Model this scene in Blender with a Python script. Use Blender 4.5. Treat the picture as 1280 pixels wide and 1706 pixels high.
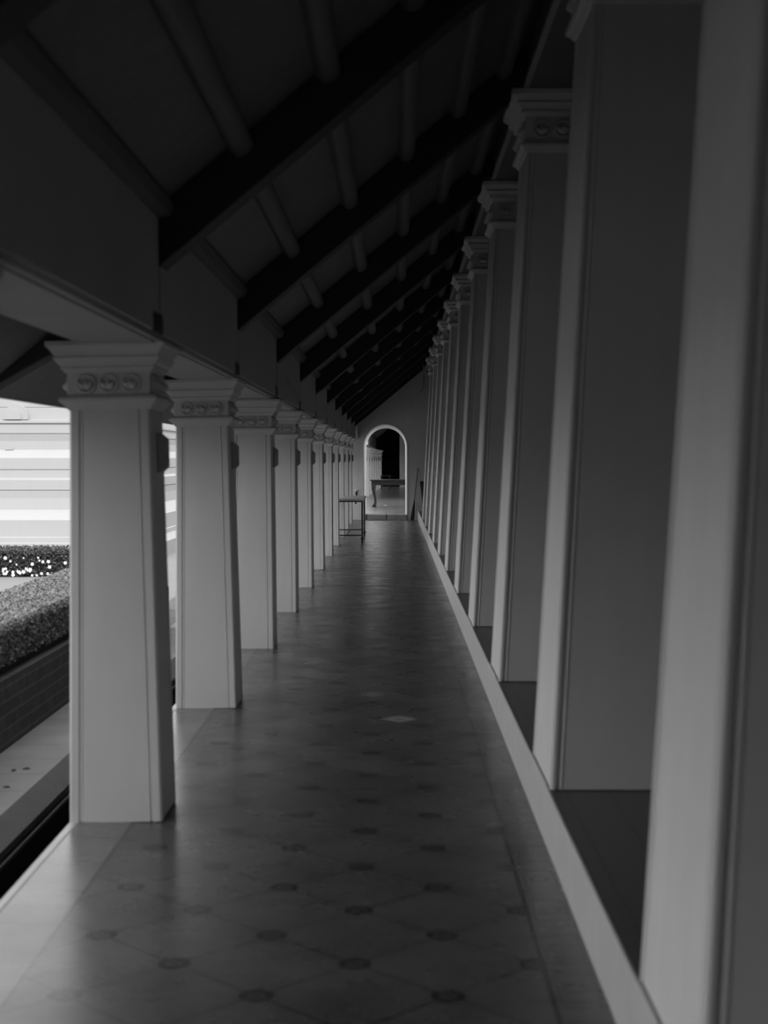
import bpy, math, random
from math import sin, cos, pi, radians
from mathutils import Vector, Matrix

# ------------------------------------------------------------------ clear
for o in list(bpy.data.objects):
    bpy.data.objects.remove(o, do_unlink=True)
scene = bpy.context.scene
COL = scene.collection
random.seed(7)

# ------------------------------------------------------------------ camera, light, exposure
cam_d = bpy.data.cameras.new('camera')
cam = bpy.data.objects.new('camera', cam_d)
COL.objects.link(cam)
cam.location = (0, 0, 1.5)
cam.rotation_euler = (pi/2 - math.atan(89/2350), 0, math.atan(16/2350))
cam_d.sensor_fit = 'VERTICAL'
cam_d.sensor_height = 36.0
cam_d.lens = 2350*36/1706
cam_d.clip_end = 500
cam_d.dof.use_dof = True
cam_d.dof.focus_distance = 28.0
cam_d.dof.aperture_fstop = 3.2
scene.camera = cam

world = bpy.data.worlds.new('sky'); scene.world = world
world.use_nodes = True
wn = world.node_tree.nodes; wl = world.node_tree.links
wn.clear()
w_out = wn.new('ShaderNodeOutputWorld'); w_bg = wn.new('ShaderNodeBackground')
w_bg.inputs['Color'].default_value = (1, 1, 1, 1)
w_bg.inputs['Strength'].default_value = 1.45
wl.new(w_bg.outputs[0], w_out.inputs[0])

sun_d = bpy.data.lights.new('sun', 'SUN'); sun_d.energy = 3.2; sun_d.angle = radians(0.6)
sun = bpy.data.objects.new('sun', sun_d); COL.objects.link(sun)
sun.rotation_euler = Vector((-0.42, 0.78, -0.82)).to_track_quat('-Z', 'Y').to_euler()
sun.location = (6, -8, 14)

scene.view_settings.view_transform = 'Standard'
scene.view_settings.look = 'None'
scene.view_settings.exposure = 0.33
scene.view_settings.gamma = 1.0
scene.view_settings.use_curve_mapping = False

# ------------------------------------------------------------------ materials (monochrome photograph: greys only)
def g(v): return (v, v, v, 1)

def new_mat(name, rough=0.8, spec=0.3):
    m = bpy.data.materials.new(name); m.use_nodes = True
    nt = m.node_tree
    b = nt.nodes['Principled BSDF']
    b.inputs['Roughness'].default_value = rough
    b.inputs['Specular IOR Level'].default_value = spec
    return m, nt, b

def mth(nt, op, a, b=None, c=None, clamp=False):
    n = nt.nodes.new('ShaderNodeMath'); n.operation = op; n.use_clamp = clamp
    for i, v in enumerate((a, b, c)):
        if v is None: continue
        if isinstance(v, (int, float)): n.inputs[i].default_value = v
        else: nt.links.new(v, n.inputs[i])
    return n.outputs[0]

def noise(nt, vec, scale, detail=4.0, rough=0.55):
    n = nt.nodes.new('ShaderNodeTexNoise')
    n.inputs['Scale'].default_value = scale; n.inputs['Detail'].default_value = detail
    n.inputs['Roughness'].default_value = rough
    nt.links.new(vec, n.inputs['Vector'])
    return n.outputs['Fac']

def mapping(nt, vec, scale):
    n = nt.nodes.new('ShaderNodeMapping'); n.inputs['Scale'].default_value = scale
    nt.links.new(vec, n.inputs['Vector']); return n.outputs[0]

def to_rgb(nt, v):
    n = nt.nodes.new('ShaderNodeCombineColor')
    for i in range(3): nt.links.new(v, n.inputs[i])
    return n.outputs[0]

def bump(nt, h, b, strength, dist=0.01):
    n = nt.nodes.new('ShaderNodeBump'); n.inputs['Strength'].default_value = strength
    n.inputs['Distance'].default_value = dist
    nt.links.new(h, n.inputs['Height']); nt.links.new(n.outputs[0], b.inputs['Normal'])

def plaster(name, val, var=0.10, rough=0.75, spec=0.3, scale=3.0, stain=0.06, blot=0.0):
    m, nt, b = new_mat(name, rough, spec)
    tc = nt.nodes.new('ShaderNodeTexCoord').outputs['Object']
    n1 = noise(nt, tc, scale, 6.0)
    n2 = noise(nt, mapping(nt, tc, (6, 6, 1.2)), 1.6, 4.0)      # faint run-down streaks
    n3 = noise(nt, tc, 45.0, 2.0)
    v = mth(nt, 'MULTIPLY_ADD', mth(nt, 'SUBTRACT', n1, 0.5), 2*var*val, val)
    v = mth(nt, 'MULTIPLY_ADD', mth(nt, 'SUBTRACT', n2, 0.5), 2*stain*val, v)
    if blot:
        s = mth(nt, 'GREATER_THAN', noise(nt, tc, 9.0, 1.0), 0.73)
        v = mth(nt, 'MULTIPLY_ADD', s, -blot*val, v)
    v = mth(nt, 'MAXIMUM', v, 0.004)
    nt.links.new(to_rgb(nt, v), b.inputs['Base Color'])
    bump(nt, mth(nt, 'ADD', n1, mth(nt, 'MULTIPLY', n3, 0.25)), b, 0.12, 0.01)
    return m

def wood(name, val, var=0.35, axis='Y', rough=0.6, spec=0.3):
    m, nt, b = new_mat(name, rough, spec)
    tc = nt.nodes.new('ShaderNodeTexCoord').outputs['Object']
    sc = {'X': (1, 14, 14), 'Y': (14, 1, 14), 'Z': (14, 14, 1)}[axis]
    n1 = noise(nt, mapping(nt, tc, sc), 2.2, 5.0)
    n2 = noise(nt, tc, 1.7, 3.0)
    v = mth(nt, 'MULTIPLY_ADD', mth(nt, 'SUBTRACT', n1, 0.5), 2*var*val, val)
    v = mth(nt, 'MULTIPLY_ADD', mth(nt, 'SUBTRACT', n2, 0.5), var*val, v)
    nt.links.new(to_rgb(nt, mth(nt, 'MAXIMUM', v, 0.003)), b.inputs['Base Color'])
    bump(nt, n1, b, 0.15, 0.005)
    return m

def tri_line(nt, coord, width):
    """1 close to integer values of coord, fading over width"""
    f = mth(nt, 'ABSOLUTE', mth(nt, 'SUBTRACT', mth(nt, 'FRACT', mth(nt, 'ADD', coord, 0.5)), 0.5))
    return mth(nt, 'LESS_THAN', f, width)

def gallery_tiles(name):
    m, nt, b = new_mat(name, 0.27, 0.55)
    tc = nt.nodes.new('ShaderNodeTexCoord').outputs['Object']
    sp = nt.nodes.new('ShaderNodeSeparateXYZ'); nt.links.new(tc, sp.inputs[0])
    X, Y = sp.outputs[0], sp.outputs[1]
    px, py = 0.5365, 0.499
    u = mth(nt, 'MULTIPLY', mth(nt, 'ADD', X, 0.115), 1/px)
    w = mth(nt, 'MULTIPLY', mth(nt, 'SUBTRACT', Y, 4.135), 1/py)
    a = mth(nt, 'ADD', u, w); c = mth(nt, 'SUBTRACT', u, w)
    inner = mth(nt, 'MULTIPLY', mth(nt, 'GREATER_THAN', X, -1.074), mth(nt, 'LESS_THAN', X, 0.443))
    joint = mth(nt, 'MAXIMUM', tri_line(nt, a, 0.010), tri_line(nt, c, 0.010))
    joint = mth(nt, 'MULTIPLY', joint, inner)
    # rosette at every tile corner
    fa = mth(nt, 'SUBTRACT', mth(nt, 'FRACT', mth(nt, 'ADD', a, 0.5)), 0.5)
    fc = mth(nt, 'SUBTRACT', mth(nt, 'FRACT', mth(nt, 'ADD', c, 0.5)), 0.5)
    dx = mth(nt, 'MULTIPLY', mth(nt, 'ADD', fa, fc), px/2)
    dy = mth(nt, 'MULTIPLY', mth(nt, 'SUBTRACT', fa, fc), py/2)
    r = mth(nt, 'SQRT', mth(nt, 'ADD', mth(nt, 'MULTIPLY', dx, dx), mth(nt, 'MULTIPLY', dy, dy)))
    th = mth(nt, 'ARCTAN2', dy, dx)
    lobes = mth(nt, 'MULTIPLY_ADD', mth(nt, 'COSINE', mth(nt, 'MULTIPLY', th, 4.0)), 0.5, 0.5)
    ring = mth(nt, 'LESS_THAN', mth(nt, 'ABSOLUTE', mth(nt, 'SUBTRACT', r, 0.037)), 0.012)
    ring = mth(nt, 'MULTIPLY', ring, mth(nt, 'MULTIPLY_ADD', lobes, 0.65, 0.35))
    dot = mth(nt, 'LESS_THAN', r, 0.010)
    ros = mth(nt, 'MULTIPLY', mth(nt, 'MAXIMUM', ring, dot), inner)
    wear = noise(nt, tc, 1.3, 3.0)
    ros = mth(nt, 'MULTIPLY', ros, mth(nt, 'MULTIPLY_ADD', wear, 1.0, 0.5, True))
    # borders
    bl = mth(nt, 'LESS_THAN', mth(nt, 'ABSOLUTE', mth(nt, 'ADD', X, 1.074)), 0.006)
    br = mth(nt, 'LESS_THAN', mth(nt, 'ABSOLUTE', mth(nt, 'SUBTRACT', X, 0.443)), 0.008)
    outer = mth(nt, 'SUBTRACT', 1.0, inner)
    cross = mth(nt, 'MULTIPLY', tri_line(nt, mth(nt, 'MULTIPLY', Y, 1/0.3455), 0.010), outer)
    # square motif of the right border tiles
    by = mth(nt, 'MULTIPLY', mth(nt, 'SUBTRACT', mth(nt, 'FRACT', mth(nt, 'ADD', mth(nt, 'MULTIPLY', mth(nt, 'SUBTRACT', Y, 3.947), 1/0.3455), 0.5)), 0.5), 0.3455)
    bx = mth(nt, 'SUBTRACT', X, 0.52)
    q = mth(nt, 'MAXIMUM', mth(nt, 'MULTIPLY', mth(nt, 'ABSOLUTE', bx), 1.9), mth(nt, 'ABSOLUTE', by))
    sq = mth(nt, 'LESS_THAN', mth(nt, 'ABSOLUTE', mth(nt, 'SUBTRACT', q, 0.105)), 0.010)
    rr = mth(nt, 'SQRT', mth(nt, 'ADD', mth(nt, 'MULTIPLY', bx, bx), mth(nt, 'MULTIPLY', by, by)))
    rg = mth(nt, 'LESS_THAN', mth(nt, 'ABSOLUTE', mth(nt, 'SUBTRACT', rr, 0.03)), 0.010)
    motif = mth(nt, 'MULTIPLY', mth(nt, 'MAXIMUM', sq, rg), mth(nt, 'GREATER_THAN', X, 0.443))
    # two pale replacement inserts
    def dia(x0, y0, s):
        return mth(nt, 'LESS_THAN', mth(nt, 'ADD', mth(nt, 'ABSOLUTE', mth(nt, 'SUBTRACT', X, x0)),
                                        mth(nt, 'ABSOLUTE', mth(nt, 'SUBTRACT', Y, y0))), s)
    pale = mth(nt, 'MAXIMUM', mth(nt, 'SUBTRACT', dia(0.031, 8.077, 0.105), mth(nt, 'MULTIPLY', dia(0.031, 8.077, 0.035), 0.6)),
               mth(nt, 'MULTIPLY', dia(-0.137, 8.925, 0.085), 0.5))
    n1 = noise(nt, tc, 2.3, 6.0); n2 = noise(nt, tc, 26.0, 3.0)
    base = 0.09
    v = mth(nt, 'MULTIPLY_ADD', mth(nt, 'SUBTRACT', n1, 0.5), 0.12, base)
    v = mth(nt, 'MULTIPLY_ADD', mth(nt, 'SUBTRACT', n2, 0.5), 0.05, v)
    v = mth(nt, 'MULTIPLY_ADD', mth(nt, 'LESS_THAN', X, -1.074), 0.05, v)
    v = mth(nt, 'MULTIPLY_ADD', mth(nt, 'MAXIMUM', joint, mth(nt, 'MAXIMUM', cross, mth(nt, 'MAXIMUM', bl, br))), -0.07, v)
    v = mth(nt, 'MULTIPLY_ADD', ros, -0.085, v)
    v = mth(nt, 'MULTIPLY_ADD', motif, -0.03, v)
    v = mth(nt, 'MULTIPLY_ADD', pale, 0.20, v)
    nt.links.new(to_rgb(nt, mth(nt, 'MAXIMUM', v, 0.01)), b.inputs['Base Color'])
    rgh = mth(nt, 'MULTIPLY_ADD', noise(nt, tc, 3.0, 5.0), 0.22, 0.17)
    nt.links.new(rgh, b.inputs['Roughness'])
    wav = noise(nt, mapping(nt, tc, (0.5, 2.6, 1)), 4.0, 2.0)
    bump(nt, mth(nt, 'SUBTRACT', wav, mth(nt, 'MULTIPLY', joint, 0.25)), b, 0.07, 0.02)
    return m

def plain_tiles(name, val, jx, jy, rough=0.3, jd=0.4, var=0.12):
    """jx: list of joint x positions, jy: joint pitch along y"""
    m, nt, b = new_mat(name, rough, 0.5)
    tc = nt.nodes.new('ShaderNodeTexCoord').outputs['Object']
    sp = nt.nodes.new('ShaderNodeSeparateXYZ'); nt.links.new(tc, sp.inputs[0])
    X, Y = sp.outputs[0], sp.outputs[1]
    j = tri_line(nt, mth(nt, 'MULTIPLY', Y, 1/jy), 0.012)
    for x in jx:
        j = mth(nt, 'MAXIMUM', j, mth(nt, 'LESS_THAN', mth(nt, 'ABSOLUTE', mth(nt, 'SUBTRACT', X, x)), 0.006))
    n1 = noise(nt, tc, 2.0, 6.0)
    v = mth(nt, 'MULTIPLY_ADD', mth(nt, 'SUBTRACT', n1, 0.5), 2*var*val, val)
    v = mth(nt, 'MULTIPLY_ADD', j, -jd*val, v)
    nt.links.new(to_rgb(nt, mth(nt, 'MAXIMUM', v, 0.005)), b.inputs['Base Color'])
    bump(nt, mth(nt, 'SUBTRACT', n1, j), b, 0.1, 0.01)
    return m

def bricks(name, c1, c2, mortar, bw, bh, plane='YZ', ms=0.012, rough=0.85):
    m, nt, b = new_mat(name, rough, 0.2)
    tc = nt.nodes.new('ShaderNodeTexCoord').outputs['Object']
    sp = nt.nodes.new('ShaderNodeSeparateXYZ'); nt.links.new(tc, sp.inputs[0])
    cb = nt.nodes.new('ShaderNodeCombineXYZ')
    nt.links.new(sp.outputs[0 if plane[0] == 'X' else 1], cb.inputs[0]); nt.links.new(sp.outputs[2], cb.inputs[1])
    t = nt.nodes.new('ShaderNodeTexBrick')
    t.inputs['Scale'].default_value = 1.0
    t.inputs['Brick Width'].default_value = bw; t.inputs['Row Height'].default_value = bh
    t.inputs['Mortar Size'].default_value = ms
    t.inputs['Color1'].default_value = g(c1); t.inputs['Color2'].default_value = g(c2); t.inputs['Mortar'].default_value = g(mortar)
    nt.links.new(cb.outputs[0], t.inputs['Vector'])
    mx = nt.nodes.new('ShaderNodeMix'); mx.data_type = 'RGBA'; mx.blend_type = 'MULTIPLY'; mx.inputs[0].default_value = 0.5
    nt.links.new(t.outputs['Color'], mx.inputs[6]); nt.links.new(to_rgb(nt, mth(nt, 'MULTIPLY', noise(nt, tc, 14.0), 1.8)), mx.inputs[7])
    nt.links.new(mx.outputs[2], b.inputs['Base Color'])
    bump(nt, t.outputs['Fac'], b, -0.4, 0.008)
    return m

def leafy(name, v0, v1):
    m, nt, b = new_mat(name, 0.5, 0.3)
    tc = nt.nodes.new('ShaderNodeTexCoord').outputs['Object']
    n = noise(nt, tc, 23.0, 3.0)
    v = mth(nt, 'MULTIPLY_ADD', mth(nt, 'SUBTRACT', n, 0.5), 2.2*(v1-v0), (v0+v1)/2)
    nt.links.new(to_rgb(nt, mth(nt, 'MAXIMUM', v, 0.01)), b.inputs['Base Color'])
    return m

def metal(name, val, rough=0.45):
    m, nt, b = new_mat(name, rough, 0.4)
    tc = nt.nodes.new('ShaderNodeTexCoord').outputs['Object']
    v = mth(nt, 'MULTIPLY_ADD', mth(nt, 'SUBTRACT', noise(nt, tc, 30.0), 0.5), val, val)
    nt.links.new(to_rgb(nt, mth(nt, 'MAXIMUM', v, 0.003)), b.inputs['Base Color'])
    return m

M_COL = plaster('limewashed_plaster', 0.66, 0.07, stain=0.07, rough=0.6)
M_PIER = plaster('pier_plaster', 0.80, 0.07, stain=0.06, rough=0.6, blot=0.0)
M_WALL = plaster('wall_plaster', 0.76, 0.10, stain=0.08)
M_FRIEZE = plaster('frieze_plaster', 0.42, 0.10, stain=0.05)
M_WHITE = plaster('white_reveal_paint', 0.88, 0.04, stain=0.02, rough=0.5)
M_EDGE = plaster('platform_edge_plaster', 0.48, 0.15, stain=0.1, rough=0.4, scale=8)
M_RISER = plaster('painted_riser', 0.66, 0.12, stain=0.05, rough=0.5, scale=8)
M_TEMPLE = plaster('temple_whitewash', 0.35, 0.03, stain=0.02, rough=0.8)
M_PLAQUE = plaster('plaque_stone', 0.40, 0.12)
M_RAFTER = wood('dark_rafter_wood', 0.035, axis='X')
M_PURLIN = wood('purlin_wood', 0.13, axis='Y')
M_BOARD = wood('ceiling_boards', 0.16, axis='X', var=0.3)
M_TABLE = wood('dark_table_wood', 0.022, axis='X', rough=0.35)
M_TOP = wood('pale_bench_top', 0.60, axis='X', rough=0.5)
M_STICK = wood('broom_stick_wood', 0.06, axis='Z')
M_BRUSH = wood('broom_bristles', 0.035, axis='Z', var=0.8, rough=0.9)
M_METAL = metal('black_iron', 0.02)
M_TILE = gallery_tiles('gallery_tiles')
M_TILE_R = plain_tiles('inner_dark_tiles', 0.075, [0.665, 0.83, 1.1, 1.4, 1.7, 2.0, 2.3, 2.6, 2.9, 3.2], 0.333)
M_TILE_F = plain_tiles('far_floor_tiles', 0.20, [-1.1, -.8, -.5, -.2, .1, .4], 0.33, rough=0.25)
M_PAVE = plain_tiles('worn_pavement', 0.23, [], 0.42, rough=0.8, jd=0.35, var=0.55)
M_KERB = plaster('weathered_kerb', 0.115, 0.25, scale=6)
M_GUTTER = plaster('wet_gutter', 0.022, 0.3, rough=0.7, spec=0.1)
M_LIP = plaster('gutter_lip', 0.12, 0.3)
M_GROUND = plaster('dark_lawn', 0.14, 0.25, scale=5, rough=0.95)
M_COURT = plaster('pale_court_paving', 0.20, 0.10, scale=2, rough=0.9)
M_BRICK = bricks('planter_bricks', 0.075, 0.095, 0.14, 0.75, 0.0875, ms=0.007)
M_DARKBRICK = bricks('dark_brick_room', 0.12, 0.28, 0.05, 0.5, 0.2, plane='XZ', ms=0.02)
M_LEAF = leafy('hedge_leaves', 0.13, 0.25)
M_LEAF2 = leafy('flower_hedge_leaves', 0.04, 0.11)
M_CORE = plaster('hedge_inner_twigs', 0.02, 0.4)
M_PETAL = plaster('white_petals', 0.8, 0.03)
M_DEAD = plaster('dead_leaf', 0.06, 0.3)
M_STEP = plaster('step_concrete', 0.42, 0.12)
M_PAPER = plaster('white_paper', 0.8, 0.03)

# ------------------------------------------------------------------ mesh helpers
class MB:
    def __init__(s): s.v = []; s.f = []
    def add(s, v, f):
        n = len(s.v); s.v += [tuple(p) for p in v]; s.f += [[n+i for i in q] for q in f]; return s
    def box(s, x0, x1, y0, y1, z0, z1):
        v = [(x0,y0,z0),(x1,y0,z0),(x1,y1,z0),(x0,y1,z0),(x0,y0,z1),(x1,y0,z1),(x1,y1,z1),(x0,y1,z1)]
        return s.add(v, [(0,3,2,1),(4,5,6,7),(0,1,5,4),(1,2,6,5),(2,3,7,6),(3,0,4,7)])
    def loft(s, rings, cap=True, closed=True):
        n = len(rings[0]); b = len(s.v)
        for r in rings: s.v += [tuple(p) for p in r]
        for k in range(len(rings)-1):
            for i in range(n if closed else n-1):
                j = (i+1) % n
                s.f.append([b+k*n+i, b+k*n+j, b+(k+1)*n+j, b+(k+1)*n+i])
        if cap:
            s.f.append([b+i for i in reversed(range(n))]); s.f.append([b+(len(rings)-1)*n+i for i in range(n)])
        return s
    def tube(s, pts, rad, n=8):
        pts = [Vector(p) for p in pts]
        if not isinstance(rad, (list, tuple)): rad = [rad]*len(pts)
        rings = []
        for i, p in enumerate(pts):
            d = (pts[min(i+1, len(pts)-1)] - pts[max(i-1, 0)]).normalized()
            a = d.orthogonal().normalized() if abs(d.z) > 0.9 else d.cross(Vector((0,0,1))).normalized()
            if abs(d.z) > 0.9: a = (Vector((1,0,0)) - d*d.x).normalized()
            c = d.cross(a)
            rings.append([p + (a*cos(2*pi*k/n) + c*sin(2*pi*k/n))*rad[i] for k in range(n)])
        return s.loft(rings)
    def prism(s, poly, y0, y1):                        # poly in (x,z), extruded along y
        n = len(poly)
        return s.loft([[(x, y0, z) for x, z in poly], [(x, y1, z) for x, z in poly]])
    def lathe(s, prof, cx=0, cy=0, n=16):              # prof of (r,z)
        return s.loft([[(cx+r*cos(2*pi*k/n), cy+r*sin(2*pi*k/n), z) for k in range(n)] for r, z in prof])

def obj(name, mb, mat, parent=None, smooth=False, bevel=0.0, loc=None, mats=None):
    me = bpy.data.meshes.new(name)
    me.from_pydata(mb.v, [], mb.f); me.validate(); me.update()
    me.materials.append(mat)
    import bmesh
    bm = bmesh.new(); bm.from_mesh(me); bmesh.ops.recalc_face_normals(bm, faces=bm.faces); bm.to_mesh(me); bm.free()
    if smooth:
        for p in me.polygons: p.use_smooth = True
    o = bpy.data.objects.new(name, me); COL.objects.link(o)
    if parent: o.parent = parent
    if loc: o.location = loc
    if bevel:
        b = o.modifiers.new('soft_edges', 'BEVEL'); b.width = bevel; b.segments = 2; b.limit_method = 'ANGLE'
    return o

def tag(o, label, cat, group=None):
    o['label'] = label; o['category'] = cat
    if group: o['group'] = group
    return o

def struct(name, mb, mat, label=None, bevel=0.0):
    o = obj(name, mb, mat, bevel=bevel); o['kind'] = 'structure'
    if label: o['label'] = label
    return o

def thing(name, label, cat, loc=(0,0,0), group=None, rot=(0,0,0)):
    o = bpy.data.objects.new(name, None); COL.objects.link(o); o.location = loc; o.rotation_euler = rot
    o.empty_display_size = 0.1
    return tag(o, label, cat, group)

def copy_tree(o, parent=None):
    c = o.copy(); COL.objects.link(c)
    if parent: c.parent = parent
    for ch in list(o.children): copy_tree(ch, c)
    return c

# ------------------------------------------------------------------ setting
BAY = 2.66
Y_END = 34.5
def roof_z(x): return 2.445 + 0.835*(x + 0.878)        # underside of the ceiling boards
def raft_z(x): return roof_z(x) - 0.225                # underside of the rafters

struct('floor', MB().box(-1.30, 0.592, -3, Y_END, -0.9, 0.0), M_TILE, 'dark glossy patterned tile floor of the gallery')
struct('trim_1', MB().box(-1.345, -1.30, -3, Y_END, -0.9, -0.002), M_EDGE, 'pale plaster edge of the gallery floor', bevel=0.012)
struct('trim_2', MB().box(0.592, 0.607, -3, Y_END, -0.2, 0.219), M_RISER, 'pale painted step riser under the right piers', bevel=0.005)
struct('floor_right', MB().box(0.607, 3.5, -3, Y_END, -0.2, 0.217), M_TILE_R, 'dark tiled floor behind the right piers')
struct('floor_far', MB().box(-1.345, 3.5, Y_END+0.45, 78, -0.5, 0.13).box(-0.68, 0.31, Y_END+0.30, Y_END+0.45, -0.1, 0.13), M_TILE_F, 'tiled floor of the second gallery past the arch')

# ceiling slab, sloping, then level over the inner aisle
mb = MB()
mb.prism([(-1.689, roof_z(-1.689)), (0.98, roof_z(0.98)), (0.98, roof_z(0.98)+0.14), (-1.72, roof_z(-1.72)+0.14)], -3, Y_END+0.45)
mb.prism([(-0.3, roof_z(-0.3)), (0.98, roof_z(0.98)), (0.98, roof_z(0.98)+0.14), (-0.3, roof_z(-0.3)+0.14)], Y_END+0.45, 47.5)
mb.prism([(-1.689, roof_z(-1.689)), (0.98, roof_z(0.98)), (0.98, roof_z(0.98)+0.14), (-1.72, roof_z(-1.72)+0.14)], 47.5, 78)
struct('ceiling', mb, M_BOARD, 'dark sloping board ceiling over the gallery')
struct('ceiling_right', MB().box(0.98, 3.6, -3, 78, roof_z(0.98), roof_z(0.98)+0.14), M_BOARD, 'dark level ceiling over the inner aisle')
# frieze over the left columns
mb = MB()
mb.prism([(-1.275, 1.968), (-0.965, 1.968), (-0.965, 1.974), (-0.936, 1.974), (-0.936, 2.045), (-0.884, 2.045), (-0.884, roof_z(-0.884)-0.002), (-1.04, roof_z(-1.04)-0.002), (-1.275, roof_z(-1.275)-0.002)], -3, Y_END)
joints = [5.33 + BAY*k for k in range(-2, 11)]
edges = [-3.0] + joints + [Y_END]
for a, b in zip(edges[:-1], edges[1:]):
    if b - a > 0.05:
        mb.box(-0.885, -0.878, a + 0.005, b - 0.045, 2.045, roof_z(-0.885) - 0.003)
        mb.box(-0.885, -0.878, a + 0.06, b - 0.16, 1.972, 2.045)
groove_shade = MB().box(-0.934, -0.8855, -3, Y_END, 1.9745, 2.03)  # dark colour stands in for shade in the frieze groove and joint notches
for y in joints: groove_shade.box(-0.886, -0.877, y - 0.155, y + 0.055, 1.968, 2.035)
struct('trim_12', groove_shade, M_RAFTER, 'dark strip and pads standing in for shade under the left frieze')
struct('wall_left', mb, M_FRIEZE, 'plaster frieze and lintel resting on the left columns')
for i, (a, b) in enumerate([(-3.0, Y_END), (47.5, 78.0)]):
    mb = MB().prism([(-0.878, 2.395), (-0.835, 2.41), (-0.822, 2.45), (-0.835, roof_z(-0.835)-0.002), (-0.878, roof_z(-0.878)-0.002)], a, b)
    struct('trim_%d' % (3+i), mb, M_PURLIN, 'rounded timber plate along the top of the left frieze')
# eave board outside
struct('trim_5', MB().box(-1.735, -1.690, -3, Y_END+0.45, 1.765, 1.92), M_PURLIN, 'narrow eave board outside the columns')
# beam on the right piers
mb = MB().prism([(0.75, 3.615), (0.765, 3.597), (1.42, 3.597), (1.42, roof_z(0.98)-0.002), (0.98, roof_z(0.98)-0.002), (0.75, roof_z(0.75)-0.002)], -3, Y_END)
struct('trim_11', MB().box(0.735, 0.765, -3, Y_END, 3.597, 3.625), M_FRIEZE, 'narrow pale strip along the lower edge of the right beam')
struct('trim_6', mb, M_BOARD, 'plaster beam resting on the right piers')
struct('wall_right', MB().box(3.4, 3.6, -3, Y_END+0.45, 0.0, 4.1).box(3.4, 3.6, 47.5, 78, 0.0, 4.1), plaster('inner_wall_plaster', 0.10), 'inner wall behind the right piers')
struct('wall_back', MB().box(-1.3, 3.4, -3.3, -3.0, -0.5, 4.1), M_WALL, 'wall behind the camera')

# end wall with the arched doorway
def arch_pts(cx, hw, zs, rz, z0, n=28):
    pts = [(cx-hw, z0)]
    for k in range(n+1):
        t = pi - pi*k/n
        pts.append((cx + hw*cos(t), zs + rz*sin(t)))
    pts.append((cx+hw, z0))
    return pts
front = arch_pts(-0.205, 0.535, 1.78, 0.555, 0.0)
mid = arch_pts(-0.203, 0.515, 1.78, 0.532, 0.0)
back = arch_pts(-0.193, 0.483, 1.765, 0.485, 0.0)
mb = MB()
XL, XR = -1.30, 3.4
def topz(x): return min(roof_z(x), roof_z(0.98)) - 0.004
for pts, y in ((front, Y_END), (back, Y_END+0.45)):
    mb.add([(XL,y,0),(pts[0][0],y,0),(pts[0][0],y,topz(pts[0][0])),(XL,y,topz(XL))], [(0,1,2,3)])
    xr = pts[-1][0]
    mb.add([(xr,y,0),(0.98,y,0),(XR,y,0),(XR,y,topz(XR)),(0.98,y,topz(0.98)),(xr,y,topz(xr))], [(0,1,4,5),(1,2,3,4)])
    for (x0,z0),(x1,z1) in zip(pts[1:-2], pts[2:-1]):
        mb.add([(x0,y,z0),(x1,y,z1),(x1,y,topz(x1)),(x0,y,topz(x0))], [(0,1,2,3)])
mb.add([(XL,Y_END,0),(XL,Y_END+0.45,0),(XL,Y_END+0.45,topz(XL)),(XL,Y_END,topz(XL))], [(0,1,2,3)])
struct('wall_far', mb, M_WALL, 'grey plaster end wall with an arched doorway')
mb = MB()
n = len(front)
mb.loft([[(x, Y_END-0.004, z) for x, z in front], [(x, Y_END+0.03, z) for x, z in mid], [(x, Y_END+0.05, z) for x, z in mid], [(x, Y_END+0.45, z) for x, z in back]], cap=False, closed=False)
struct('trim_7', mb, M_WHITE, 'white painted reveal of the arched doorway')
# thin raised line round the arch
o1 = arch_pts(-0.205, 0.553, 1.78, 0.573, 0.0); o2 = arch_pts(-0.205, 0.541, 1.78, 0.561, 0.0)
mb = MB().loft([[(x, Y_END, z) for x, z in o1], [(x, Y_END-0.012, z) for x, z in o1], [(x, Y_END-0.012, z) for x, z in o2], [(x, Y_END, z) for x, z in o2]], cap=False, closed=False)
struct('trim_8', mb, M_WALL, 'thin plaster line round the arch')

# second gallery: right pier wall, dark room
struct('wall_far.001', MB().box(0.29, 3.4, 68, 68.4, 0.13, 4.0), M_WALL, 'grey wall beside the dark opening of the second gallery')
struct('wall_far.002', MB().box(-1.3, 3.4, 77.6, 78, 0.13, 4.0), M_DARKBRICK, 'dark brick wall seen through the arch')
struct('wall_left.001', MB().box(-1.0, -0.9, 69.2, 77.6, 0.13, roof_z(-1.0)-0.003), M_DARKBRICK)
struct('wall_left.002', MB().box(-1.275, -0.93, 47.5, 69.2, 1.962, roof_z(-1.275)-0.003).box(-0.93, -0.878, 47.5, 69.2, 1.972, roof_z(-0.93)-0.003), M_FRIEZE, 'frieze of the second gallery')

# ------------------------------------------------------------------ outside on the left
struct('ground', MB().box(-60, -1.97, -40, 17, -0.7, -0.32), M_GROUND, 'dark lawn outside the gallery')
struct('ground.001', MB().box(-60, -1.97, 17, 90, -0.7, -0.32), M_COURT, 'pale paved court in front of the white building')
struct('wall_back.001', MB().box(-40, -1.9, -8.5, -8.0, -0.4, 3.2).prism([(-40, 3.2), (-1.9, 3.2), (-1.9, 3.35), (-40, 3.35)], -9.5, -7.2), plaster('sky_blocking_wing', 0.3), 'unseen wing added behind the viewpoint to block low sky light')  # out of view, added to cut the low sky light from behind
struct('pavement', MB().box(-2.40, -1.985, -6, 60, -0.34, -0.30), M_PAVE, 'worn pale paving strip beside the gutter')
mb = MB().prism([(-1.985, -0.30), (-1.875, -0.38), (-1.875, -0.42), (-1.985, -0.42)], -6, 60)
struct('trim_9', mb, M_KERB, 'sloping weathered kerb above the gutter')
mb = MB().box(-1.97, -1.868, -6, 40, -0.95, -0.43)
struct('gutter_wall', mb, M_GUTTER)
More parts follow.
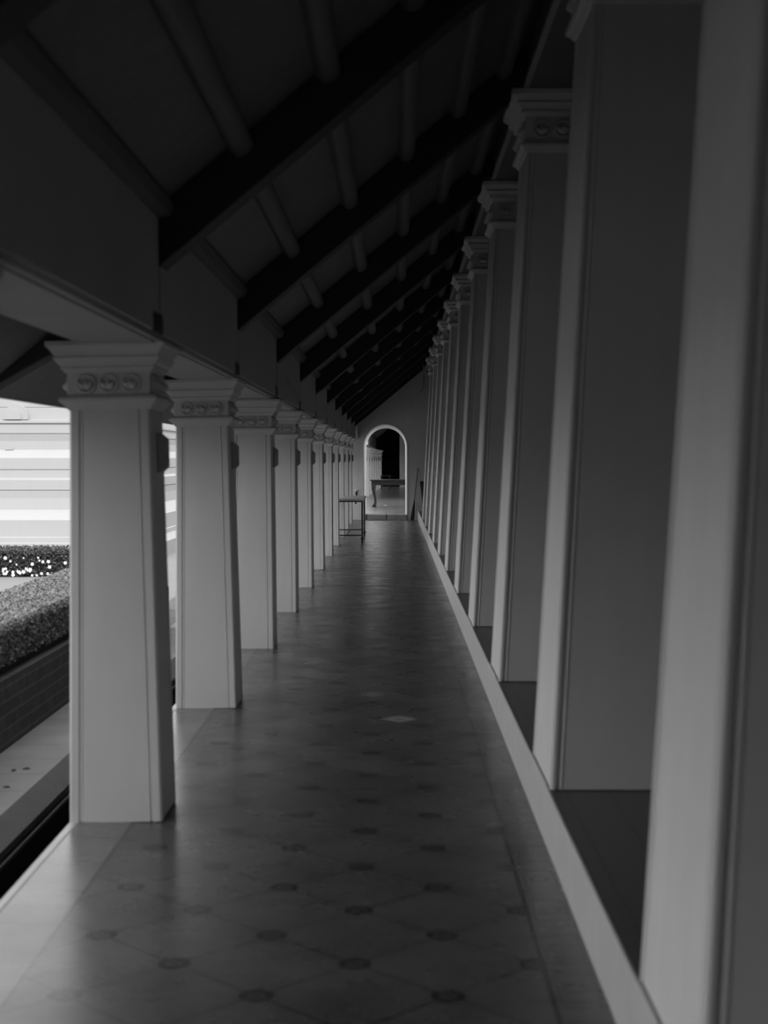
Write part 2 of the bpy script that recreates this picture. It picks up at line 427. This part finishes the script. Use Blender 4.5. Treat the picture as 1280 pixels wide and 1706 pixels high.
struct('trim_10', MB().box(-1.868, -1.858, -6, 40, -0.45, -0.43), M_LIP)
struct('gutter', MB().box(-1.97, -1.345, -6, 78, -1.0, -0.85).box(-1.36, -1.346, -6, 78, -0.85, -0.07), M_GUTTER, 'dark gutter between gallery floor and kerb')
struct('planter_wall', MB().box(-2.52, -2.40, -6, 15.0, -0.32, 0.137), M_BRICK, 'low brick planter wall in front of the hedge')
struct('planter_soil', MB().box(-3.2, -2.52, -6, 15.0, -0.32, 0.10), M_CORE)

# ------------------------------------------------------------------ columns
def section(x0, x1, y0, y1, z, e=0.034, gr=0.008):
    """rectangular section with a fine groove beside every corner bead"""
    P = []
    c = [(x0,y0),(x1,y0),(x1,y1),(x0,y1)]
    for i in range(4):
        a, b = Vector(c[i]), Vector(c[(i+1) % 4])
        d = (b-a).normalized(); nrm = Vector((-d.y, d.x)); L = (b-a).length
        r = 0.008
        w = gr/0.008*0.5
        pr = [(r, 0), (e, 0), (e+0.006*w, gr), (e+0.014*w, gr*0.9), (e+0.021*w, gr*0.12), (e+0.026*w, gr*0.12), (e+0.031*w, gr*0.45), (e+0.036*w, gr*0.3)]
        for s, k in pr: P.append(a + d*s + nrm*k)
        for s, k in reversed(pr): P.append(b - d*s + nrm*k)
    return [(p.x, p.y, z) for p in P]

def shaft(b, t, z0, z1, e, gr=0.008):
    """b,t = (x0,x1,y0,y1) at base and top"""
    N = 6
    rings = []
    for k in range(N+1):
        s = k/N
        q = [b[i] + (t[i]-b[i])*s for i in range(4)]
        rings.append(section(*q, z0 + (z1-z0)*s, e=e, gr=gr))
    return MB().loft(rings)

def moulding(t, prof):
    """rings of a rectangle t grown by p at height z"""
    return MB().loft([[(t[0]-p,t[2]-p,z),(t[1]+p,t[2]-p,z),(t[1]+p,t[3]+p,z),(t[0]-p,t[3]+p,z)] for p, z in prof])

def rosette_mb(r):
    mb = MB()
    n, mm = 18, 6
    R, q = r*0.84, r*0.16
    rings = []
    for i in range(n):
        a = 2*pi*i/n
        rings.append([((R+q*cos(2*pi*j/mm))*cos(a), -q*2.2*max(sin(2*pi*j/mm), -0.3)-0.0, (R+q*cos(2*pi*j/mm))*sin(a)) for j in range(mm)])
    rings.append(rings[0])
    mb.loft(rings, cap=False)
    # three petals opening from the foot, split at the crown
    for ang, ln, wd in ((0, 0.62, 0.30), (42, 0.66, 0.34), (-42, 0.66, 0.34)):
        t = radians(ang); N = 7; rr = []
        for k in range(N+1):
            s = k/N; w = wd*r*sin(pi*min(0.06+s*0.94, 0.985))**0.7
            cz = -0.55*r + s*ln*2*r*0.78
            up = 0.006 + 0.62*r*sin(pi*(0.1+0.8*s))
            ring = []
            for j in range(7):
                u = -1 + 2*j/6
                x, z = w*u, cz
                ring.append((x*cos(t) + (z+0.55*r)*sin(t), -up*(1-u*u)**0.5 - 0.0005, -x*sin(t) + (z+0.55*r)*cos(t) - 0.55*r))
            rr.append(ring)
        mb.loft(rr, cap=True)
    return mb

def build_column(name, b, t, z0, zs, za, prof_cap, neck, rr, per_face, mat, e, label, cat, group, plaque=None):
    root = thing(name, label, cat, group=group)
    obj('shaft', shaft(b, t, z0, zs, e, 0.016 if e < 0.03 else 0.009), mat, root)
    cap = obj('capital', moulding(t, prof_cap), mat, root, bevel=0.003)
    zn = (neck[0]+neck[1])/2
    proto = None
    nx, ny = per_face
    nb = neck[2]
    spots = []
    for k in range(nx):
        x = (t[0]+t[1])/2 + (k-(nx-1)/2)*rr*2.05
        spots += [((x, t[2]-nb, zn), 0), ((x, t[3]+nb, zn), pi)]
    for k in range(ny):
        y = (t[2]+t[3])/2 + (k-(ny-1)/2)*rr*2.05
        spots += [((t[1]+nb, y, zn), pi/2), ((t[0]-nb, y, zn), -pi/2)]
    for p, rz in spots:
        if proto is None:
            proto = obj('rosette', rosette_mb(rr), mat, cap, smooth=True); o = proto
        else:
            o = proto.copy(); COL.objects.link(o); o.parent = cap
        o.location = p; o.rotation_euler = (0, 0, rz)
    if plaque:
        y0, y1, zp0, zp1, xb, xt = plaque
        ch = 0.022; pr = 0.030
        # plaque on the inner face: chamfered slab with a sunk panel
        mb = MB()
        def rect(i, x): return [(x, y0+i, zp0+i), (x, y1-i, zp0+i), (x, y1-i, zp1-i), (x, y0+i, zp1-i)]
        mb.loft([rect(0, xb-0.02), rect(0, xb+0.004), rect(ch, xb+pr), rect(ch+0.022, xb+pr), rect(ch+0.026, xb+pr-0.010)])
        obj('plaque', mb, M_PLAQUE, root)['label'] = 'dark raised plaque on the inner face'
    return root

ORD = ['nearest', 'second', 'third', 'fourth', 'fifth', 'sixth', 'seventh', 'eighth', 'ninth', 'tenth', 'eleventh', 'twelfth']

# left column prototype, base centre at the origin (world x -1.128)
HB, HT, OF = 0.183, 0.157, 0.016
bL = (-HB, HB, 0.0, 0.37); tL = (OF-HT, OF+HT, 0.026, 0.344)
capL = [(0.0,1.683),(0.006,1.688),(0.014,1.700),(0.030,1.716),(0.034,1.722),(0.034,1.732),(0.026,1.738),(0.010,1.744),(0.004,1.746),(0.004,1.832),
        (0.010,1.834),(0.016,1.842),(0.026,1.853),(0.026,1.856),(0.020,1.857),(0.036,1.872),(0.048,1.892),(0.050,1.895),(0.041,1.897),(0.050,1.911),(0.064,1.932),(0.070,1.938),(0.073,1.940),(0.073,1.959)]
def left_label(k):
    if k == 0: return 'left row column cut by the left frame edge, only its capital corner in view'
    if k == 1: return 'nearest whole white square column in the left row, out of focus, garden to its left'
    if k == 2: return 'second white square column from the front in the left row, pale slit of building on its left'
    if k == 8: return 'eighth column from the front in the left row, hiding the end of the pale bench'
    if k == 11: return 'last white column of the left row, next to the end wall'
    return '%s white square column from the front in the left row' % ORD[k-1]
GL = 'white square columns along the left side'
base = build_column('column', bL, tL, 0, 1.683, 1.959, capL, (1.746, 1.832, 0.004), 0.0425, (3, 3), M_COL, 0.036,
                    left_label(1), 'column', GL, plaque=(0.17, 0.31, 1.425, 1.585, 0.176, 0.176))
LX = -1.128
for k in range(-2, 12):
    o = base if k == 1 else copy_tree(base)
    o['label'] = left_label(k) if k >= 0 else 'white square column of the left row, standing behind the viewpoint'
    o.location = (LX, 5.76 + BAY*(k-1), 0.0)
    if k == 1:
        o.location.x = -1.146; o.scale = (1.05, 1, 1.010); o.rotation_euler = (0, -0.021, 0)
    if k != 1: o.scale = (1, 1, 1.006 if k == 2 else 1.003)
    if k == 0:
        o.location.x = -1.215
    if k >= 3:
        o.location.x += random.uniform(-0.006, 0.006); o.rotation_euler = (0, random.uniform(-0.004, 0.004), random.uniform(-0.008, 0.008))

# right pier prototype, origin at base near-left corner
bR = (0.0, 0.72, 0.0, 0.68); tR = (0.158, 0.690, 0.085, 0.600)
capR = [(0.0,3.03),(0.008,3.035),(0.016,3.048),(0.034,3.062),(0.038,3.068),(0.038,3.080),(0.020,3.086),(0.004,3.090),(0.004,3.236),
        (0.012,3.240),(0.022,3.250),(0.034,3.256),(0.034,3.264),(0.020,3.266),(0.046,3.284),(0.062,3.300),(0.062,3.308),(0.046,3.310),(0.074,3.330),(0.090,3.343),(0.092,3.346),(0.092,3.374)]
def right_label(k):
    if k == 1: return 'nearest tall pier at the right frame edge, blurred, reaching past the top edge'
    if k == 2: return 'second tall pier from the front on the right, capital cut by the top edge'
    if k == 3: return 'third tall pier on the right, nearest one whose whole capital is in view'
    if k == 12: return 'last tall pier of the right row, next to the end wall'
    return '%s tall tapering pier from the front in the right row' % ORD[k-1]
GR = 'tall plaster piers along the right side'
base = build_column('pier', bR, tR, 0, 3.03, 3.374, capR, (3.09, 3.236, 0.004), 0.058, (4, 4), M_PIER, 0.020, right_label(1), 'column', GR)
for k in range(-1, 12):
    o = base if k == 1 else copy_tree(base)
    o['label'] = right_label(k if k < 11 else 12) if k > 0 else 'tall plaster pier of the right row, standing behind the viewpoint'
    o.location = (0.605, 5.41 + BAY*(k-2), 0.2205)

# columns of the second gallery, seen through the arch
src = None
for k in range(8):
    if src is None:
        src = thing('column', '', 'column', group='columns seen through the arch')
        obj('shaft', shaft(bL, tL, 0, 1.683, 0.036), M_COL, src)
        obj('capital', moulding(tL, capL), M_COL, src)
        obj('plaque', MB().box(0.166, 0.21, 0.12, 0.31, 1.425, 1.585), M_PLAQUE, src)
        o = src
    else:
        o = copy_tree(src)
    o['label'] = ['first and largest white column seen through the left side of the arch', 'second white column through the arch, counting from its left jamb',
                  'third white column through the arch, counting from its left jamb', 'fourth white column through the arch, counting from its left jamb',
                  'fifth white column through the arch, counting from its left jamb', 'sixth white column through the arch, counting from its left jamb',
                  'seventh white column through the arch, next to the rightmost one', 'rightmost white column through the arch, against the dark opening'][k]
    y = 48.6 + 2.62*k
    o.location = (-1.115 + 0.37*(k/7.0), y, 0.13); o.scale = (1, 1, 0.895)

# ------------------------------------------------------------------ rafters and purlins
GRF = 'dark rafters across the sloping ceiling'
def rafter_mb():
    xs = -0.8775; xe = 0.745
    return MB().prism([(xs, raft_z(xs)), (0.655, raft_z(0.655)), (0.66, 3.60), (xe, 3.60), (xe, roof_z(xe)-0.002), (xs, roof_z(xs)-0.002)], 0, 0.16)
r0 = None
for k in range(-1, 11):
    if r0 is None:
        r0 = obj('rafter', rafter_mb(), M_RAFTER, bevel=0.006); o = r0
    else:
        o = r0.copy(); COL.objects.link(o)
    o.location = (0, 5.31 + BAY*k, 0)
    i = k + 1
    lab = {0: 'dark rafter crossing the extreme top left corner of the frame',
           1: 'largest dark rafter, slanting up from above the nearest whole left column',
           11: 'farthest dark rafter, beside the end wall above the arch'}.get(i, '%s dark slanting rafter from the front, counting from the large one' % ORD[i-1])
    tag(o, lab, 'beam', GRF)

for y, lab in ((5.74, 'dark eave rafter end outside the nearest whole left column'), (8.40, 'dark eave rafter end outside the second left column, behind the nearest capital')):
    mb = MB().prism([(-1.688, 1.757), (-1.277, 1.990), (-1.277, roof_z(-1.277)-0.002), (-1.688, roof_z(-1.688)-0.002)], y, y + 0.14)
    tag(obj('eave_rafter', mb, M_RAFTER, bevel=0.005), lab, 'beam', 'rafter ends under the eave')

PX = [-0.585, -0.260, 0.055, 0.345, 0.60]
PL = ['lowest rounded purlin running along the sloping ceiling, nearest the left frieze', 'second rounded purlin up the ceiling slope from the left frieze',
      'third rounded purlin up the ceiling slope from the left frieze', 'fourth rounded purlin up the ceiling slope, one below the topmost',
      'topmost purlin, in the dark beside the right pier capitals']
for x, lab in zip(PX, PL):
    prof = []
    hw, d = 0.046, 0.075
    nrm = Vector((0.641, -0.768)); tn = Vector((0.768, 0.641))
    c = Vector((x, roof_z(x)))
    pts = [(-hw, -0.01), (-hw, d*0.55)] + [(-hw*cos(pi*j/8), d*0.55 + d*0.45*sin(pi*j/8)) for j in range(1, 8)] + [(hw, d*0.55), (hw, -0.01)]
    for a, b in pts:
        q = c + tn*a + nrm*(b*0.9)
        prof.append((q.x, q.y))
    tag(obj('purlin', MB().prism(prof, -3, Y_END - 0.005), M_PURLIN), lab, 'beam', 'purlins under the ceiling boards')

# ------------------------------------------------------------------ step stones under the arch
for x0, x1, lab in ((-0.635, -0.185, 'longest grey step block in front of the arch, at the left'), (-0.155, 0.070, 'middle grey step block below the arched doorway'),
                    (0.076, 0.312, 'right grey step block below the arched doorway')):
    tag(obj('step_block', MB().box(x0, x1, Y_END - 0.06, Y_END + 0.295, 0.0, 0.132), M_STEP, bevel=0.006), lab, 'step', 'step blocks under the arch')

# ------------------------------------------------------------------ pale bench with thin iron legs
t = thing('side_table', 'narrow pale-topped table on thin black legs, between the far left columns', 'table', (-0.84, 25.85, 0))
X0, X1, Y0, Y1 = -0.28, 0.29, -0.90, 1.06
obj('tabletop', MB().box(X0-0.04, X1+0.025, Y0-0.03, Y1+0.03, 0.755, 0.792), M_TOP, t, bevel=0.004)['label'] = 'pale wooden top'
for ya, yb in ((Y0-0.01, Y0+0.015), (Y1-0.015, Y1+0.01)): obj('apron', MB().box(X0-0.02, X1, ya, yb, 0.730, 0.755), M_METAL, t)
for sx in (X0, X1-0.008):
    for sy in (Y0, Y1):
        mb = MB().lathe([(0.010,0.0),(0.013,0.012),(0.017,0.045),(0.021,0.075),(0.030,0.085),(0.030,0.100),(0.018,0.112),(0.0155,0.13),(0.0155,0.72),(0.0155,0.755)], sx, sy, 10)
        obj('leg', mb, M_METAL, t, smooth=True)
for sy in (Y0, Y1):
    obj('stretcher', MB().tube([(X0, sy, 0.142), (X1-0.008, sy, 0.142)], 0.011), M_METAL, t)
obj('stretcher', MB().tube([(0.01, Y0, 0.142), (0.01, Y1, 0.142)], 0.010), M_METAL, t)
obj('knob', MB().lathe([(0.004,0.695),(0.014,0.702),(0.016,0.716),(0.008,0.730)], 0.17, Y0, 10), M_METAL, t, smooth=True)

# ------------------------------------------------------------------ dark table seen through the arch
t = thing('table', 'dark carved wooden table with curved legs, standing past the arch', 'table', (0.30, 40.25, 0.13))
TX0, TX1 = -0.93, 0.95
obj('tabletop', MB().box(TX0-0.045, TX1+0.045, -0.42, 0.42, 0.742, 0.775), M_TABLE, t, bevel=0.008)
poly = [(TX0, 0.742), (TX0, 0.60)]
N = 24
for k in range(N+1):
    s = k/N
    poly.append((TX0 + 0.12 + (TX1-TX0-0.24)*s, 0.622 - 0.006*abs(sin(pi*s*6))))
poly += [(TX1, 0.60), (TX1, 0.742)]
for y in (-0.38, 0.35): obj('apron', MB().prism(poly, y, y+0.03), M_TABLE, t)
for x in (TX0, TX1-0.03): obj('apron', MB().box(x, x+0.03, -0.35, 0.35, 0.60, 0.742), M_TABLE, t)
def cabriole(sx, sy, dx):
    pts = []; rad = []
    for z, off, r in ((0.66,0.02,0.060),(0.60,0.0,0.064),(0.52,-0.006,0.060),(0.42,0.012,0.050),(0.30,0.038,0.040),(0.20,0.050,0.036),(0.13,0.046,0.038),(0.08,0.028,0.050),(0.04,0.012,0.060),(0.0,0.008,0.055)):
        pts.append((sx + dx*off, sy, z)); rad.append(r)
    mb = MB(); rings = []
    for (x, y, z), r in zip(pts, rad):
        rings.append([(x + r*cos(2*pi*k/12), y + r*sin(2*pi*k/12), z) for k in range(12)])
    return mb.loft(rings)
for sx, d in ((TX0+0.065, 1), (TX1-0.065, -1)):
    for sy in (-0.33, 0.31):
        obj('leg', cabriole(sx, sy, d), M_TABLE, t, smooth=True)

# small bench farther on
t = thing('side_table', 'small far bench in front of the dark opening, above the dark table in view', 'table', (-0.345, 64.3, 0.13))
obj('tabletop', MB().box(-0.25, 0.25, -0.2, 0.2, 0.57, 0.61), M_TABLE, t)
for sx in (-0.21, 0.17):
    for sy in (-0.16, 0.16): obj('leg', MB().box(sx-0.03, sx+0.03, sy-0.03, sy+0.03, 0, 0.57), M_TABLE, t)

# ------------------------------------------------------------------ broom, board, small things by the end wall
t = thing('broom', 'long thin broom leaning against the end wall, right of the arch', 'broom', (0.452, 34.33, 0.0))
p0, p1 = Vector((0.004, 0.0, 0.03)), Vector((0.145, 0.155, 1.275))
obj('stick', MB().tube([p0.lerp(p1, 0.34), p0.lerp(p1, 0.7), p1], 0.0085), M_STICK, t)
mb = MB()
dv = (p1-p0)
mb.tube([p0 - dv*0.02, p0 + dv*0.06, p0 + dv*0.20, p0 + dv*0.30, p0 + dv*0.37], [0.046, 0.048, 0.032, 0.018, 0.012], 10)
obj('bristles', mb, M_BRUSH, t)
# dark board between the last two piers
mb = MB().prism([(0.085, 0.0), (0.115, 0.0), (0.150, 0.60), (0.150, 0.73), (0.0, 0.73), (0.0, 0.68)], 0, 0.03)
o = obj('board', mb, M_STICK, loc=(0.645, 34.40, 0.2175)); o.rotation_euler = (radians(-3.5), 0, 0)
tag(o, 'dark tapering board propped between the end wall and the last right pier', 'board')
# cable on the end wall
mb = MB().tube([(0.735, Y_END-0.008, 3.55), (0.737, Y_END-0.008, 3.28), (0.700, Y_END-0.008, 3.22), (0.690, Y_END-0.008, 3.16), (0.64, Y_END-0.008, 3.12), (0.615, Y_END-0.008, 3.10)], 0.006, 6)
tag(obj('cable', mb, M_METAL), 'thin black cable hanging down the top right of the end wall', 'cable')
mb = MB().add([(-0.045,-0.05,0),(0.05,-0.03,0),(0.04,0.06,0.004),(-0.05,0.04,0.002)], [(0,1,2,3)]).add([(-0.045,-0.05,0.002),(0.05,-0.03,0.002),(0.04,0.06,0.006),(-0.05,0.04,0.004)], [(3,2,1,0)])
tag(obj('paper_scrap', mb, M_PAPER, loc=(-0.245, 41.2, 0.131)), 'scrap of white paper on the floor under the dark table', 'paper')
t = thing('tap', 'small dark fitting with a pale cap on the end wall, left of the arch', 'tap', (-0.915, Y_END-0.0, 0.68))
obj('fitting', MB().lathe([(0.012,-0.08),(0.02,-0.06),(0.02,0.0),(0.012,0.02)], 0, -0.03, 10).box(-0.008, 0.008, -0.03, 0.0, -0.05, -0.03), M_METAL, t)
obj('cap', MB().lathe([(0.012,0.02),(0.03,0.03),(0.03,0.05),(0.01,0.06)], 0, -0.03, 10), M_PAPER, t)['label'] = 'pale cap'

# ------------------------------------------------------------------ garden
def leaves(mb, boxes, size, seed):
    """boxes: (x0,x1,y0,y1,z0,z1,count,normal axis)"""
    R = random.Random(seed)
    for x0, x1, y0, y1, z0, z1, cnt in boxes:
        for i in range(cnt):
            p = Vector((R.uniform(x0,x1), R.uniform(y0,y1), R.uniform(z0,z1)))
            d = Vector((R.gauss(0,1), R.gauss(0,1), R.gauss(0.6,0.8))).normalized()
            a = d.orthogonal().normalized(); a.rotate(Matrix.Rotation(R.uniform(0, 2*pi), 3, d))
            b = d.cross(a); s = size*R.uniform(0.6, 1.3)
            mb.add([p - a*s, p + b*s*0.5 + d*s*0.18, p + a*s, p - b*s*0.5 + d*s*0.18], [(0,1,2,3)])

t = thing('hedge', 'long clipped hedge on the brick planter, its top sunlit and its side in shade', 'hedge', (-2.8, 8, 0.10))
ox, oy, oz = -2.8, 8, 0.10
core = MB().box(-3.08-ox, -2.50-ox, 0.5-oy, 14.9-oy, 0.02, 0.30)
obj('stems', core, M_CORE, t)
mb = MB()
leaves(mb, [(-3.14-ox, -2.44-ox, 7.6-oy, 14.95-oy, 0.305, 0.345, 36000), (-2.50-ox, -2.43-ox, 7.6-oy, 13-oy, 0.10, 0.34, 14000)], 0.0155, 3)
leaves(mb, [(-2.52-ox, -2.43-ox, 13-oy, 14.95-oy, 0.06, 0.33, 1200), (-3.14-ox, -2.44-ox, 14.88-oy, 14.97-oy, 0.05, 0.33, 1200),
            (-3.16-ox, -2.43-ox, 0.5-oy, 7.6-oy, 0.29, 0.345, 9000), (-2.51-ox, -2.42-ox, 0.5-oy, 7.6-oy, 0.08, 0.34, 5000), (-3.16-ox, -3.06-ox, 0.5-oy, 14.95-oy, 0.05, 0.33, 2000)], 0.024, 4)
obj('foliage', mb, M_LEAF, t)

t = thing('flowering_hedge', 'low dark hedge dotted with white flowers, in front of the white building', 'hedge', (-7.2, 21.9, -0.32))
obj('stems', MB().box(-3.2, 2.5, -0.24, 0.24, 0.0, 0.36), M_CORE, t)
mb = MB()
leaves(mb, [(-3.3, 2.6, -0.33, -0.22, 0.02, 0.42, 9000), (-3.3, 2.6, -0.33, 0.33, 0.36, 0.45, 9000), (2.45, 2.62, -0.3, 0.3, 0.02, 0.42, 1500)], 0.023, 5)
obj('foliage', mb, M_LEAF2, t)
bl = None
R = random.Random(11)
for i in range(46):
    if bl is None:
        b_ = MB()
        for k in range(5):
            a = 2*pi*k/5
            b_.add([(0,-0.008,0),(0.034*cos(a-0.5),-0.012,0.034*sin(a-0.5)),(0.042*cos(a),-0.004,0.042*sin(a)),(0.034*cos(a+0.5),-0.012,0.034*sin(a+0.5))], [(0,1,2,3)])
        bl = obj('blossom', b_, M_PETAL, t); o = bl
    else:
        o = bl.copy(); COL.objects.link(o); o.parent = t
    x = R.gauss(1.55, 0.28) if i < 34 else R.uniform(0.7, 1.3)
    z = R.uniform(0.03, 0.30) if i % 3 else R.uniform(0.02, 0.10)
    o.location = (x, -0.345 + R.uniform(-0.01, 0.01), z); o.rotation_euler = (R.uniform(-0.3,0.3), R.uniform(0,1), R.uniform(-0.3,0.3))
    o.scale = (R.uniform(0.4, 0.8),)*3

# fallen leaves on the paving
for i, (x, y) in enumerate(((-2.13, 8.1), (-2.19, 8.06), (-2.12, 7.65))):
    mb = MB().add([(-0.028,0,0.002),(0,-0.014,0.008),(0.03,0.004,0.003),(0.002,0.015,0.01)], [(0,1,2,3)])
    o = obj('fallen_leaf', mb, M_DEAD, loc=(x, y, -0.2995)); o.rotation_euler = (0, 0, i*1.3)
    tag(o, ['larger dark dead leaf in the middle of the paving strip', 'small dead leaf lying close to the larger one on the paving', 'dead leaf on the paving nearest the kerb and the left frame edge'][i], 'leaf', 'dead leaves on the paving')

# white tiered building
t = thing('temple_base', 'bright white tiered building with horizontal ledges across the garden', 'building', (-12, 34, -0.32))
def tier(prof):
    rings = []
    for d, z in prof:
        x0, x1, y0, y1 = -22-d, -5.70+d, 26.9-d, 44+d
        rings.append([(x0+12, y0-34, z+0.32), (x1+12, y0-34, z+0.32), (x1+12, y1-34, z+0.32), (x0+12, y1-34, z+0.32)])
    return MB().loft(rings)
def half_round(d0, z0, z1, pr, n=6):
    return [(d0 + pr*sin(pi*k/n), z0 + (z1-z0)*(1-cos(pi*k/n))/2) for k in range(n+1)]
tiers = [
    [(1.45,-0.32),(1.45,-0.045),(1.02,-0.040)],
    [(1.00,-0.040),(1.00,0.045),(0.97,0.060),(0.97,0.365),(0.62,0.545)],
    [(0.62,0.545),(0.60,0.76),(0.61,0.905),(0.603,0.907),(0.603,0.915),(0.62,0.917),(0.62,1.10),(0.44,1.14)],
    [(0.44,1.14),(0.44,1.28),(0.435,1.285),(0.435,1.295),(0.45,1.30),(0.45,1.495),(0.45,1.51),(0.32,1.655),(0.31,1.665)],
    [(0.31,1.665),(0.305,1.83),(0.33,1.966),(0.32,1.968),(0.32,1.976),(0.34,1.978),(0.34,2.16),(0.37,2.17),(0.37,2.215),(0.22,2.235)],
    [(0.20,2.235),(0.20,2.465),(0.19,2.467),(0.19,2.473),(0.20,2.475),(0.20,2.75),(0.05,2.80)],
    [(0.0,2.80),(0.0,2.95),(-3.5,3.2),(-3.5,3.6),(-6.5,4.0),(-6.5,4.6)],
]
for p in tiers:
    obj('tier', tier(p), M_TEMPLE, t)
for x, z, r, yy in ((-7.13, 2.235, 0.24, 26.7), (-7.22, 1.665, 0.13, 26.74)):
    mb = MB()
    prof = [(x+12 + r*cos(pi*k/14), z+0.32 + r*1.25*sin(pi*k/14)) for k in range(15)]
    mb.prism(prof, yy-34-0.12, yy-34+0.1)
    prof2 = [(x+12-0.03 + 0.6*r*cos(pi*k/14), z+0.32 + 0.8*r*sin(pi*k/14)) for k in range(15)]
    mb.prism(prof2, yy-34-0.17, yy-34-0.11)
    obj('scroll_ornament', mb, M_TEMPLE, t)['label'] = 'rounded ornament at the left end of a ledge'
